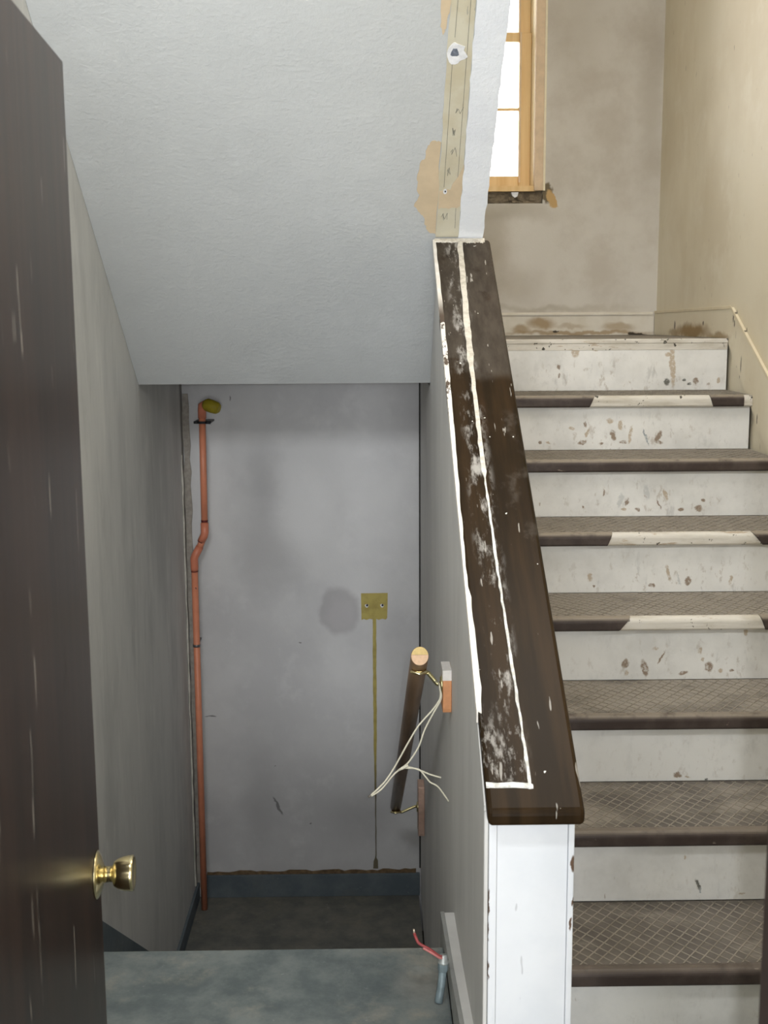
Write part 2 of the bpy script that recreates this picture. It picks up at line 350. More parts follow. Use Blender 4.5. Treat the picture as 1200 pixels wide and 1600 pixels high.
def tread_mat(rib):
    m = Mat('dusty_tread_rib' if rib else 'dusty_tread_mat', 0.85, 0, 0.15)
    dust = srgb(146, 139, 129)
    if rib: c = m.mix(m.rng(m.noise(20, 3), 0.4, 0.65), srgb(146, 139, 128), srgb(128, 121, 110))
    else:
        c = m.mix(m.rng(m.noise(8, 5, 0.6), 0.4, 0.7), srgb(92, 87, 82), srgb(108, 102, 95))
        x, y, z = m.sep()
        # traffic wear: higher treads hold more dust
        hi = m.rng(z, 0.25, 0.9, 0.0, 0.38, smooth=False)
        f = m.rng(m.math('ADD', m.noise(5.5, 6, 0.68, st=(0.6, 1, 1)), hi), 0.50, 0.72)
        c = m.mix(m.mul(f, 0.85), c, dust)
    m.bump(m.noise(160, 3), 0.15, 0.002)
    return m.out(c)
MAT_TREAD = tread_mat(False); MAT_RIB = tread_mat(True)

def cap_wood():
    m = Mat('dark_varnished_cap_wood', 0.4, 0, 0.07)
    x, y, z = m.sep(); u = m.mul(y, 1.184); q = m.comb(x, u)
    v = m.warp(q, 5, 0.10)
    gr = m.noise(26, 5, 0.6, st=(1, 0.06, 0.06))
    wood = m.mix(m.rng(gr, 0.35, 0.7), srgb(34, 25, 14), srgb(50, 37, 22))
    og = m.rng(m.noise(6, 4, 0.6, st=(1.5, .5, .5)), 0.58, 0.75); wood = m.mix(m.mul(og, 0.6), wood, srgb(62, 43, 25))
    # dulled grey film where the old varnish went cloudy: most of the upper part
    k = m.math('ADD', m.noise(4.2, 6, 0.62, st=(1.4, .8, .8)), m.rng(y, 2.35, 3.6, -0.24, 0.20, smooth=False))
    film = m.rng(k, 0.47, 0.56)
    for (cx, cy, rx, ry) in ((0.36, 3.18, 0.10, 0.10), (0.35, 3.0, 0.04, 0.05), (0.38, 2.8, 0.03, 0.07)):
        film = m.math('MULTIPLY', film, m.math('SUBTRACT', 1.0, m.blob(v, (cx, cy * 1.184 - 0.0), (rx, ry), 0, 0.35)))
    c = m.mix(m.mul(film, 0.85), wood, m.mix(m.rng(m.noise(40, 5, .65, st=(1, .25, .25)), .3, .7), srgb(62, 56, 49), srgb(80, 73, 65)))
    # white plaster smears beside the old partition line
    band = m.rng(m.math('ABSOLUTE', m.math('SUBTRACT', x, 0.276)), 0.040, 0.008)
    sm = m.mul(m.mul(band, m.rng(y, 2.118, 2.13)), m.rng(m.noise(16, 6, 0.7, st=(1.8, .5, .5)), 0.50, 0.66)); c = m.mix(m.mul(sm, 0.75), c, srgb(182, 178, 172))
    foot = m.mul(m.mul(m.rng(m.math('ABSOLUTE', m.math('SUBTRACT', y, 2.17)), 0.13, 0.02), m.rng(y, 2.118, 2.13)), m.rng(x, 0.31, 0.29))
    fs = m.mul(foot, m.rng(m.noise(30, 6, 0.72, st=(1.6, .5, .5)), 0.52, 0.64)); c = m.mix(m.mul(fs, 0.6), c, srgb(176, 172, 166))
    # fine scratches along the board, and paint specks
    sc = m.rng(m.noise(95, 2, 0.5, st=(1, 0.13, 0.13)), 0.695, 0.72); c = m.mix(m.mul(sc, 0.55), c, srgb(190, 186, 178))
    sp = m.rng(m.noise(75, 1, 0.4, st=(1, .8, .8)), 0.79, 0.81); c = m.mix(sp, c, srgb(224, 222, 216))
    rough = m.mix(film, (0.34, 0.34, 0.34, 1), (0.6, 0.6, 0.6, 1))
    m.bump(m.noise(40, 4, st=(1, 0.1, 0.1)), 0.08, 0.003)
    return m.out(c, rough)
MAT_CAP = cap_wood()
MAT_CAP_EDGE = plain('worn_dark_cap_edge', srgb(50, 36, 26), 0.4, vary=0.35, scale=40)

def smear_white():
    m = Mat('old_white_plaster_line', 0.7)
    c = m.mix(m.rng(m.noise(40, 6, .7), .4, .65), srgb(214, 208, 196), srgb(186, 178, 164))
    x, y, z = m.sep()
    c = m.mix(m.rng(y, 3.3, 2.6), c, m.mix(m.rng(m.noise(60, 5, .7), .4, .6), srgb(232, 230, 226), srgb(190, 188, 182)))
    m.bump(m.noise(90, 4, .7), .5, .004)
    return m.out(c)
MAT_PLASTER = smear_white()
def chipped_bead():
    m = Mat('chipped_cream_edge_paint', 0.6)
    c = m.mix(m.rng(m.noise(20, 4), .4, .7), srgb(226, 220, 210), srgb(240, 236, 230))
    x, y, z = m.sep()
    chip = m.mul(m.rng(m.noise(30, 5, .7, st=(1, .4, .4)), .50, .54), m.mul(m.rng(y, 3.0, 3.15), m.rng(y, 3.62, 3.5)))
    return m.out(m.mix(chip, c, srgb(84, 70, 58)))
MAT_BEAD = chipped_bead()

def newel_white():
    m = Mat('white_gloss_panel_paint', 0.38, 0, 0.45)
    x, y, z = m.sep()
    c = m.mix(m.rng(m.noise(5, 5), .4, .7), srgb(228, 230, 234), srgb(219, 222, 227))
    s = m.rng(m.noise(34, 2, .5, st=(1.3, 1, .35)), .735, .755); c = m.mix(m.mul(s, .5), c, srgb(168, 168, 172))
    v = m.warp(m.comb(x, z), 50, .012)
    for (cx, cz, rx, rz) in ((0.381, 0.575, .005, .018), (0.379, 0.455, .003, .014), (0.383, 0.50, .002, .01), (0.2225, 0.50, .002, .03), (0.2225, 0.36, .0025, .02), (0.222, .44, .002, .02)):
        c = m.mix(m.blob(v, (cx, cz), (rx, rz), 0, .3), c, srgb(96, 74, 58))
    return m.out(c)
MAT_NEWEL = newel_white()
MAT_DARKGAP = plain('dark_gap', srgb(38, 34, 30), 0.9)

def door_wood():
    m = Mat('dark_brown_stained_door', 0.42, 0, 0.16)
    g = m.noise(30, 6, .6, st=(1, 1, .035)); c = m.mix(m.rng(g, .35, .7), srgb(34, 22, 16), srgb(52, 36, 28))
    p = m.rng(m.noise(110, 3, .5, st=(1, 1, .03)), .55, .75); c = m.mix(m.mul(p, .5), c, srgb(62, 47, 39))
    s = m.rng(m.noise(60, 2, .5, st=(1, 1, .10)), .70, .73); c = m.mix(m.mul(s, .55), c, srgb(180, 172, 162))
    x, y, z = m.sep()
    sc = m.mul(m.rng(m.noise(24, 6, .75, st=(1, 1, .3)), .52, .72), m.mul(m.rng(z, .66, .55), m.rng(y, 1.50, 1.66)))
    c = m.mix(m.mul(sc, .4), c, srgb(120, 116, 112))
    cl = m.rng(m.noise(3, 6, .7, st=(1, 1, .35)), .55, .8); c = m.mix(m.mul(cl, .35), c, srgb(72, 64, 60))
    m.bump(g, .06, .003)
    return m.out(c, m.mix(cl, (.28, .28, .28, 1), (.5, .5, .5, 1)))
MAT_DOOR = door_wood()
MAT_JAMB = plain('dark_brown_jamb_wood', srgb(52, 34, 26), 0.45, vary=.25, scale=18)
MAT_BRASS = plain('polished_brass', srgb(222, 208, 164), 0.2, 1.0, vary=.05, scale=60)
MAT_BRASS2 = plain('dull_brass', srgb(206, 194, 146), 0.3, 1.0, vary=.1, scale=60)
MAT_ORANGE = plain('orange_cpvc_pipe', srgb(216, 138, 106), 0.38, vary=.06, scale=14)
MAT_ORANGE2 = plain('orange_pipe_fitting', srgb(206, 126, 98), 0.36, vary=.06, scale=14)
MAT_GLUE = plain('dark_red_solvent_ring', srgb(96, 30, 28), 0.5)
MAT_PLUG = plain('mustard_plug_tape', srgb(160, 144, 34), 0.6, vary=.12, scale=60)
MAT_BLACK = plain('black_strap_steel', srgb(46, 44, 48), 0.45)
MAT_STEEL = plain('grey_clamp_steel', srgb(120, 122, 122), 0.35, 0.7)
def olive():
    m = Mat('exposed_olive_paint', 0.6)
    x, y, z = m.sep()
    c = m.mix(m.rng(m.noise(22, 5, .6), .4, .7), srgb(178, 162, 88), srgb(158, 142, 74))
    c = m.mix(m.rng(z, -0.45, -0.75), c, srgb(112, 104, 84))
    return m.out(c)
MAT_OLIVE = olive()
MAT_HOLE_RIM = plain('white_plaster_rim', srgb(226, 226, 228), 0.8)
MAT_HOLE = plain('screw_hole_dark', srgb(46, 44, 58), 0.9)
def rail_wood():
    m = Mat('dark_walnut_rail', 0.32, 0, .45)
    c = m.mix(m.rng(m.noise(34, 4, .6, st=(1, .1, .1)), .35, .7), srgb(84, 65, 50), srgb(122, 98, 77))
    x, y, z = m.sep()
    c = m.mix(m.mul(m.rng(y, 3.6, 3.05), .6), c, srgb(150, 122, 94))
    return m.out(c)
MAT_RAIL = rail_wood()
MAT_ENDG = plain('pale_end_grain', srgb(222, 186, 152), 0.7, vary=.08, scale=90)
MAT_ENDG2 = plain('yellow_end_grain', srgb(218, 190, 128), 0.7, vary=.08, scale=90)
MAT_BLOCK = plain('orange_stained_block', srgb(202, 142, 98), 0.6, vary=.1, scale=40)
MAT_BLOCK2 = plain('tan_stained_block', srgb(196, 164, 146), 0.6, vary=.1, scale=40)
MAT_BLOCKW = plain('white_painted_block_end', srgb(214, 208, 202), 0.6, vary=.06, scale=60)
MAT_CORD = plain('off_white_cord', srgb(206, 200, 180), 0.7, vary=.06, scale=60)
MAT_CORD_END = plain('dirty_cord_end', srgb(110, 104, 96), 0.7)
MAT_CONDUIT = plain('galvanised_conduit', srgb(120, 134, 138), 0.5, 0.25, vary=.15, scale=40)
MAT_FITTING = plain('grey_conduit_fitting', srgb(168, 172, 170), 0.4, 0.4, vary=.12, scale=50)
MAT_REDWIRE = plain('red_wire_sheath', srgb(150, 66, 66), 0.5, vary=.1, scale=60)
MAT_PINKWIRE = plain('pink_wire_sheath', srgb(196, 120, 116), 0.5, vary=.1, scale=60)
MAT_COPPER = plain('bare_wire_tip', srgb(214, 196, 176), 0.4, 0.6)
def pine():
    m = Mat('honey_pine', 0.45, 0, .4)
    c = m.mix(m.rng(m.noise(24, 4, .6, st=(1, 1, .06)), .35, .7), srgb(232, 200, 146), srgb(218, 180, 122))
    return m.out(c)
MAT_PINE = pine()
MAT_CASING = plain('raw_pinkish_casing', srgb(214, 190, 160), 0.6, vary=.08, scale=20)
MAT_STOPEDGE = plain('cream_jamb_liner', srgb(250, 236, 200), 0.5, vary=.02)
MAT_CAULK = plain('cream_caulk_edge', srgb(232, 222, 196), 0.7, vary=.04)
MAT_CRACK = plain('flaking_caulk', srgb(196, 192, 182), .8, vary=.12, scale=30)
MAT_RUBBLE = plain('crumbled_sill_mortar', srgb(116, 104, 86), 0.95, vary=.4, scale=34, bump=.8)
def glass():
    m = bpy.data.materials.new('clear_window_glass'); m.use_nodes = True; nt = m.node_tree; nt.nodes.clear()
    o = nt.nodes.new('ShaderNodeOutputMaterial'); t = nt.nodes.new('ShaderNodeBsdfTransparent'); g = nt.nodes.new('ShaderNodeBsdfGlossy')
    f = nt.nodes.new('ShaderNodeFresnel'); f.inputs[0].default_value = 1.45; g.inputs['Roughness'].default_value = 0.02
    x = nt.nodes.new('ShaderNodeMixShader'); nt.links.new(f.outputs[0], x.inputs[0]); nt.links.new(t.outputs[0], x.inputs[1]); nt.links.new(g.outputs[0], x.inputs[2])
    nt.links.new(x.outputs[0], o.inputs[0]); return m
MAT_GLASS = glass()
def lbase():
    m = Mat('stained_white_baseboard_paint', 0.6)
    c = m.mix(m.rng(m.noise(6, 5), .4, .7), srgb(218, 212, 200), srgb(204, 196, 180))
    x, y, z = m.sep(); v = m.warp(m.comb(x, z), 12, .06)
    for (cx, cz, rx, rz, a) in ((0.8121, 1.575, 0.07, 0.035, .8), (0.72, 1.545, 0.045, 0.024, .7), (0.95, 1.56, .08, .012, .4), (1.17, 1.555, 0.085, 0.022, .55), (1.0, 1.53, 0.4, 0.012, .75)):
        c = m.mix(m.mul(m.blob(v, (cx, cz), (rx, rz), 0, .6), a), c, srgb(150, 122, 78))
    for (cx, cz, rx, rz) in ((0.8814, 1.5383, 0.014, 0.006), (1.2672, 1.5235, 0.05, 0.008), (1.23, 1.53, .02, .008)):
        c = m.mix(m.blob(v, (cx, cz), (rx, rz), 0, .4), c, srgb(60, 50, 36))
    return m.out(c)
MAT_LBASE = lbase()

# ------------------------------------------------------------------ large structure
def struct(o, label, cat): return tag(o, label, cat, 'structure')
TOP = 4.3
struct(box(LX - 0.12, LX, DOORY + 0.12, BACK + 0.2, LOW - 0.2, TOP).build('wall_left', MAT_LEFT), 'worn grey plaster wall on the left of the down stairs behind the door', 'wall')
struct(box(RX, RX + 0.12, DOORY + 0.12, BACK + 0.2, LOW - 0.2, TOP).build('wall_right', MAT_RIGHT), 'cream painted wall along the right side of the white stairs', 'wall')
# back wall with a window opening
wx0, wx1, wz0, wz1 = 0.02, 0.8116, 2.12, 3.75
wb = MB(); y0, y1 = BACK, BACK + 0.2
wb.box(LX - 0.12, wx0, y0, y1, LOW - 0.2, TOP); wb.box(wx1, RX + 0.12, y0, y1, LOW - 0.2, TOP)
wb.box(wx0, wx1, y0, y1, LOW - 0.2, wz0); wb.box(wx0, wx1, y0, y1, wz1, TOP)
WBK = struct(wb.build('wall_back', MAT_BACK), 'patchy back wall with grey paint low down and a window high up', 'wall')
# half wall between the two flights
hw = MB(); ct = 0.032
poly = [(NF + 0.012, LOW), (BACK - 0.004, LOW), (BACK - 0.004, 1.345), (SE, 1.345), (3.93, sofz(3.93) - 0.004), (3.93, capz(3.93) - ct), (NF + 0.012, capz(NF + 0.012) - ct)]
hw.prism(poly, 'X', lambda p: WX(p[0]), KR - 0.006)
struct(hw.build('wall_center', MAT_CENTER), 'grey half wall dividing the down stairs from the white up stairs', 'wall')
# front wall with the doorway the photograph is taken through
JL, JR, DH = -0.395, 0.388, 2.02
fw = MB(); fy0, fy1 = DOORY - 0.01, DOORY + 0.11
fw.box(-1.6, JL - .031, fy0, fy1, LOW - .3, TOP); fw.box(JR + 0.04, 1.6, fy0, fy1, LOW - .3, TOP); fw.box(JL - .031, JR + 0.04, fy0, fy1, LOW - .3, -.165); fw.box(JL - .031, JR + 0.04, fy0, fy1, DH + 0.03, TOP)
struct(fw.build('wall_front', MAT_CEIL), 'wall with the doorway the stairwell is seen through', 'wall')
struct(box(JR, JR + 0.038, fy0 - 0.02, fy1 + 0.03, 0.0, DH).build('trim_1', MAT_JAMB, bevel=.003), 'dark brown door jamb at the right edge of the doorway', 'door jamb')
struct(box(JL - 0.03, JL, fy0 - 0.02, fy1, 0.0, DH).build('trim_2', MAT_JAMB, bevel=.003), 'dark brown hinge jamb hidden behind the open door', 'door jamb')
# floors
fl_ = thing('floor', (0, 0, 0), 'blotchy grey painted concrete floor ending at the edge of the down stairs', 'floor', 'structure')
MB().box(-1.6, 1.6, -5.1, fy0 - .001, -0.16, 0.0).box(JL - .03, JR + .038, fy0 - .001, fy1, -0.16, 0.0).box(LX + 0.002, 0.1855, fy1, FE, -0.16, 0.0).box(0.1855, RX, fy1, 2.38, -0.16, 0.0).build('slab', MAT_FLOOR, fl_, bevel=.006)
for k in range(6):
    box(LX + 0.003, WX(3.5) - 0.012, FE + 0.005 + k * 0.285, FE + 0.29 + k * 0.285, -0.18 * (k + 1) - 0.12, -0.18 * (k + 1)).build('step', MAT_LOWFLOOR, fl_)
struct(box(LX + 0.002, WX(5) - 0.005, 4.45, BACK - 0.002, LOW - 0.15, LOW).build('floor_lower', MAT_LOWFLOOR), 'dark dirty concrete landing at the foot of the down stairs', 'floor')
ld = MB()
ld.box(KR + 0.004, RX - 0.013, D1 + 7 * RUN + 0.03, BACK - 0.002, 1.36, LAND); ld.box(LX + 0.002, KR + 0.004, SE + 0.003, BACK - 0.002, 1.36, LAND)
struct(ld.build('floor_landing', MAT_TREAD), 'dusty landing floor at the head of the white stairs under the window', 'floor')
struct(box(LX - 0.12, RX + 0.12, DOORY, BACK + 0.2, LOW - 0.3, LOW - 0.2).build('floor_leak_stop', MAT_LOWFLOOR), 'added slab hidden below both flights to keep sky light out', 'floor')  # unseen slab added to stop sky light leaking in under the stairs
# sloped soffit of the flight above
SOF = MB()
sp = [(SE, SZ), (1.12, sofz(1.12)), (1.12, sofz(1.12) + 0.22), (SE, SZ + 0.13)]
SOF.prism(sp, 'X', LX + 0.001, 0.300)
SOFO = struct(SOF.build('ceiling', MAT_SOFFIT), 'sloping white plaster soffit above the down stairs', 'ceiling')
struct(box(LX - 0.1, RX + 0.1, DOORY, BACK + 0.2, TOP, TOP + 0.1).build('ceiling_stairwell', MAT_CEIL), 'flat ceiling of the stairwell above the frame', 'ceiling')
# hall behind the photographer
struct(MB().box(-1.6, -1.5, -5.0, fy0, 0, 2.62).box(1.5, 1.6, -5.0, fy0, 0, 2.62).box(-1.6, 1.6, -5.1, -5.0, 0, 2.62).build('wall_hall', MAT_CEIL), 'walls of the hall behind the photographer', 'wall')
struct(box(-1.6, 1.6, -5.1, fy0, 2.62, 2.7).build('ceiling_hall', MAT_CEIL), 'ceiling of the hall behind the photographer', 'ceiling')

# ---- soffit edge: torn strip, fresh plaster edge, paper patches (sheets lying in the soffit plane)
def sheet(poly_xy, th, lift=0.0):
    m = MB(); n = len(poly_xy)
    nrm = Vector((0, -SS, -1)).normalized()
    bot = [Vector((x, y, sofz(y))) + nrm * lift for x, y in poly_xy]; top = [p + nrm * th for p in bot]
    m.add([tuple(p) for p in bot + top], [tuple(range(n)), tuple(range(2 * n - 1, n - 1, -1))] + [(i, i + n, (i + 1) % n + n, (i + 1) % n) for i in range(n)])
    return m
def jag(x0f, y0, y1, n, amp, seed):
    r = random.Random(seed); return [(x0f(y0 + (y1 - y0) * i / n) + r.uniform(-amp, amp), y0 + (y1 - y0) * i / n) for i in range(n + 1)]
edge_slab = MB().prism([(3.90, sofz(3.90)), (1.12, sofz(1.12)), (1.12, sofz(1.12) + 0.22), (3.90, sofz(3.90) + 0.22)], 'X', 0.300, 0.3745)
edge_slab.build('soffit_edge', MAT_WHITE_EDGE, SOFO)
pl = jag(lambda y: 0.298 - (3.9 - y) * 0.013, 3.903, 2.5, 60, 0.0022, 3) + jag(lambda y: 0.3765, 2.5, 3.903, 70, 0.0022, 4)
sheet(pl, 0.006, 0.0005).build('plaster_edge', MAT_WHITE_EDGE, SOFO)
ts = jag(lambda y: 0.2232, 3.902, 2.5, 40, 0.0022, 5) + jag(lambda y: 0.2975 - (3.9 - y) * 0.0131, 2.5, 3.902, 3, 0.0, 6)
sheet(ts, 0.002, 0.0004).build('bare_strip', MAT_TAN, SOFO)['label'] = 'bare tan board strip with pencil lines'
def patch(pts, name, m, th=0.0014, lift=0.0003, sub=4, amp=0.003, seed=1):
    r = random.Random(seed); out = []
    for i in range(len(pts)):
        a, b = pts[i], pts[(i + 1) % len(pts)]
        for k in range(sub):
            t = k / sub; j = amp if k else amp * .3
            out.append((a[0] + (b[0] - a[0]) * t + r.uniform(-j, j), a[1] + (b[1] - a[1]) * t + r.uniform(-j, j)))
    return sheet(out, th, lift).build(name, m, SOFO)
patch([(0.222, 3.59), (0.197, 3.586), (0.184, 3.60), (0.178, 3.64), (0.163, 3.655), (0.156, 3.69), (0.157, 3.74), (0.166, 3.755), (0.150, 3.795), (0.163, 3.81), (0.178, 3.825), (0.186, 3.845), (0.192, 3.87), (0.205, 3.885), (0.224, 3.893)], 'torn_patch', MAT_TAN_PATCH, seed=2)
patch([(0.222, 3.15), (0.197, 3.15), (0.198, 3.23), (0.201, 3.28), (0.208, 3.30), (0.215, 3.285), (0.219, 3.25), (0.2225, 3.235)], 'torn_patch', MAT_TAN_PATCH, seed=3)
patch([(0.226, 3.742), (0.26, 3.738), (0.296, 3.66), (0.296, 3.70), (0.297, 3.79), (0.285, 3.80), (0.25, 3.80), (0.226, 3.80)], 'torn_patch', MAT_TAN_PATCH, 0.0026, 0.0005, seed=9)
bl = [(0.222 + 0.026 * (1 + math.cos(a)) * (1 + .12 * math.sin(5 * a)), 3.345 + 0.026 * math.sin(a) * (1 + .15 * math.cos(3 * a))) for a in [2 * math.pi * i / 22 for i in range(22)]]
sheet(bl, 0.004, 0.0005).build('plaster_blob', MAT_HOLE_RIM, SOFO)
sheet([(0.243 + 0.010 * math.cos(a) * (1 + .3 * math.sin(3 * a)), 3.341 + 0.013 * math.sin(a) * (1 + .3 * math.cos(2 * a))) for a in [2 * math.pi * i / 14 for i in range(14)]], 0.0048, 0.0005).build('hole', MAT_BLUEGREY, SOFO)
sheet([(0.244 + 0.006 * math.cos(a), 3.744 + 0.008 * math.sin(a)) for a in [2 * math.pi * i / 12 for i in range(12)]], 0.0034, 0.0005).build('plaster_blob', MAT_HOLE_RIM, SOFO)
sheet([(0.2446 + 0.0022 * math.cos(a), 3.743 + 0.003 * math.sin(a)) for a in [2 * math.pi * i / 10 for i in range(10)]], 0.0040, 0.0005).build('hole', MAT_HOLE, SOFO)
for (xa, ya, xb, yb) in ((0.2435, 3.10, 0.2405, 3.305), (0.2385, 3.37, 0.2400, 3.73), (0.2740, 3.10, 0.2800, 3.735), (0.2815, 3.80, 0.284, 3.87)):
    sheet([(xa - .0006, ya), (xa + .0006, ya), (xb + .0006, yb), (xb - .0006, yb)], 0.0024, 0.0006).build('pencil_line', MAT_PENCIL, SOFO)
sc = MB(); rr = random.Random(21)
for (cx, cy, n, h) in ((0.262, 3.56, 7, .012), (0.258, 3.62, 5, .014), (0.252, 3.68, 5, .012), (0.268, 3.50, 5, .01), (0.244, 3.83, 6, .012)):
    x = cx - .006; yy = cy
    for k in range(n):
        x2 = x + rr.uniform(-.006, .009); y2 = cy + (h if k % 2 else -h) * rr.uniform(.5, 1.2)
        p = Vector((x2 - x, y2 - yy)); q = Vector((-p.y, p.x)).normalized() * .0005 if p.length else Vector((0, 0))
        g = sheet([(x + q.x, yy + q.y), (x2 + q.x, y2 + q.y), (x2 - q.x, y2 - q.y), (x - q.x, yy - q.y)], .0024, .0006); sc.add(g.v, g.f); x, yy = x2, y2
sc.build('pencil_scribble', MAT_PENCIL, SOFO, kind='stuff')

# ---- back wall marks: olive square left by a removed fitting, and its run
op = [(-0.0373, 0.2948), (0.0918, 0.2955), (0.0905, 0.23), (0.0885, 0.172), (0.080, 0.164), (0.066, 0.169), (0.048, 0.163), (0.035, 0.168)]
r_ = random.Random(5)
run_r, run_l = [], []
z = 0.160
while z > -1.07:
    wd = 0.0085 if z > -0.35 else max(0.0028, 0.0085 + (z + 0.35) * 0.012)
    run_r.append((0.0265 + wd + r_.uniform(-.001, .001) - .000, z)); run_l.append((0.0265 - wd + r_.uniform(-.001, .001), z)); z -= 0.03
foot = [(0.028, -1.06), (0.036, -1.075), (0.037, -1.118), (0.012, -1.118), (0.014, -1.08), (0.022, -1.06)]
op += run_r + foot + run_l[::-1] + [(0.018, 0.166), (0.004, 0.169), (-0.012, 0.163), (-0.025, 0.168), (-0.036, 0.163)]
MB().prism(op, 'Y', BACK - 0.0035, BACK + 0.001).build('paint_patch', MAT_OLIVE, WBK)['label'] = 'olive square of exposed old paint with a thin run below'
for hx in (-0.0099, 0.0643):
    k = [2 * math.pi * i / 12 for i in range(12)]
    rim = MB().prism([(hx + (.0085) * math.cos(a) * (1 + .2 * math.sin(3 * a)), 0.2335 + .009 * math.sin(a)) for a in k], 'Y', BACK - 0.0045, BACK - .001).build('hole_rim', MAT_HOLE_RIM, WBK)
    MB().prism([(hx + .002 + .0055 * math.cos(a), 0.236 + .006 * math.sin(a)) for a in k], 'Y', BACK - 0.0052, BACK - .001).build('screw_hole', MAT_HOLE, rim)
# cracked corner bead beside the pipe
def ragged(x0, amp, za, zb, wdt, seed):
    r = random.Random(seed); n = 40; L = []; Rr = []
    for i in range(n + 1):
        zz = za + (zb - za) * i / n; L.append((x0 + r.uniform(-amp, amp), zz)); Rr.append((x0 + wdt + r.uniform(-amp, amp), zz))
    return L + Rr[::-1]
MB().prism(ragged(LX + 0.0005, .0022, -1.16, 0.98, .005, 8), 'Y', BACK - 0.085, BACK - 0.070).build('cracked_caulk', MAT_CRACK, WBK)
MB().prism(ragged(LX + 0.001, .004, -1.2, 1.26, .030, 9), 'Y', BACK - 0.012, BACK).build('corner_mortar', plain('corner_mortar_grey', srgb(160, 153, 144), .9, vary=.15, scale=50), WBK)

box(WX(BACK) - 0.0075, WX(BACK) - 0.0008, BACK - 0.004, BACK - 0.0005, LOW + 0.14, 1.343).build('corner_gap', MAT_DARKGAP, WBK)['label'] = 'dark open crack down the right corner'

# ---- lower base boards
struct(box(LX + 0.03, WX(BACK) - 0.006, BACK - 0.018, BACK - 0.001, LOW, LOW + 0.118).build('baseboard_back', MAT_BASE_DARK, bevel=.003), 'slate grey base strip along the foot of the lower back wall', 'baseboard')
bt = MB(); L_ = ragged(0, .0, 0, 1, 0, 1)
r_ = random.Random(4); tp = [(LX + 0.05 + i * 0.0275, LOW + 0.118 + 0.016 + r_.uniform(-.006, .006)) for i in range(39)]
bt.prism([(LX + .05, LOW + .1185)] + tp + [(tp[-1][0], LOW + .1185)], 'Y', BACK - 0.010, BACK - .0008)
bt.build('trim_3', plain('raw_brown_edge', srgb(112, 92, 68), .9, vary=.4, scale=30)); struct(bpy.data.objects['trim_3'], 'rough brown strip of bare wall above the slate base strip', 'trim')
struct(MB().prism([(4.46, LOW + .001), (BACK - .02, LOW + .001), (BACK - .02, LOW + .085), (4.46, LOW + .085)], 'X', LX + .001, LX + .013).build('baseboard_left', MAT_BASE_DARK), 'slate grey base strip along the foot of the left wall', 'baseboard')
struct(MB().prism([(2.86, -0.02), (3.4606, -0.2352), (4.2711, -0.8112), (4.45, -.94), (4.45, LOW), (2.86, LOW)], 'X', LX + .0005, LX + .0028).build('trim_4', MAT_BASE_DARK), 'slate grey painted skirt band stepping down the left wall', 'skirt')
struct(MB().prism([(2.86, 0.0), (2.98, -0.02), (3.40, -0.30), (3.62, -0.52), (3.62, -1.0), (2.86, -1.0)], 'X', lambda p: WX(p[0]) - .004, lambda p: WX(p[0]) - .0005).build('trim_5', MAT_BASE_DARK), 'slate grey skirt band on the half wall beyond the floor edge', 'skirt')
# loose grey board against the half wall
bp_ = [(NF, 0.001), (2.80, 0.001), (2.835, -0.02), (2.835, -0.20), (2.965, -0.20), (2.970, 0.022), (2.62, 0.064), (2.31, 0.113), (NF, 0.143)]
BBC = struct(MB().prism(bp_, 'X', 0.1862, 0.1965).build('baseboard_center', MAT_BASE_GREY, bevel=.001), 'grey base board running past the floor edge along the half wall', 'baseboard')
MB().prism([(y - .004 if y > 2.9 else y, z - .0015 if z > .01 else z) for y, z in bp_], 'X', 0.1966, lambda p: WX(p[0]) - .0006).build('packing', MAT_CENTER, BBC)

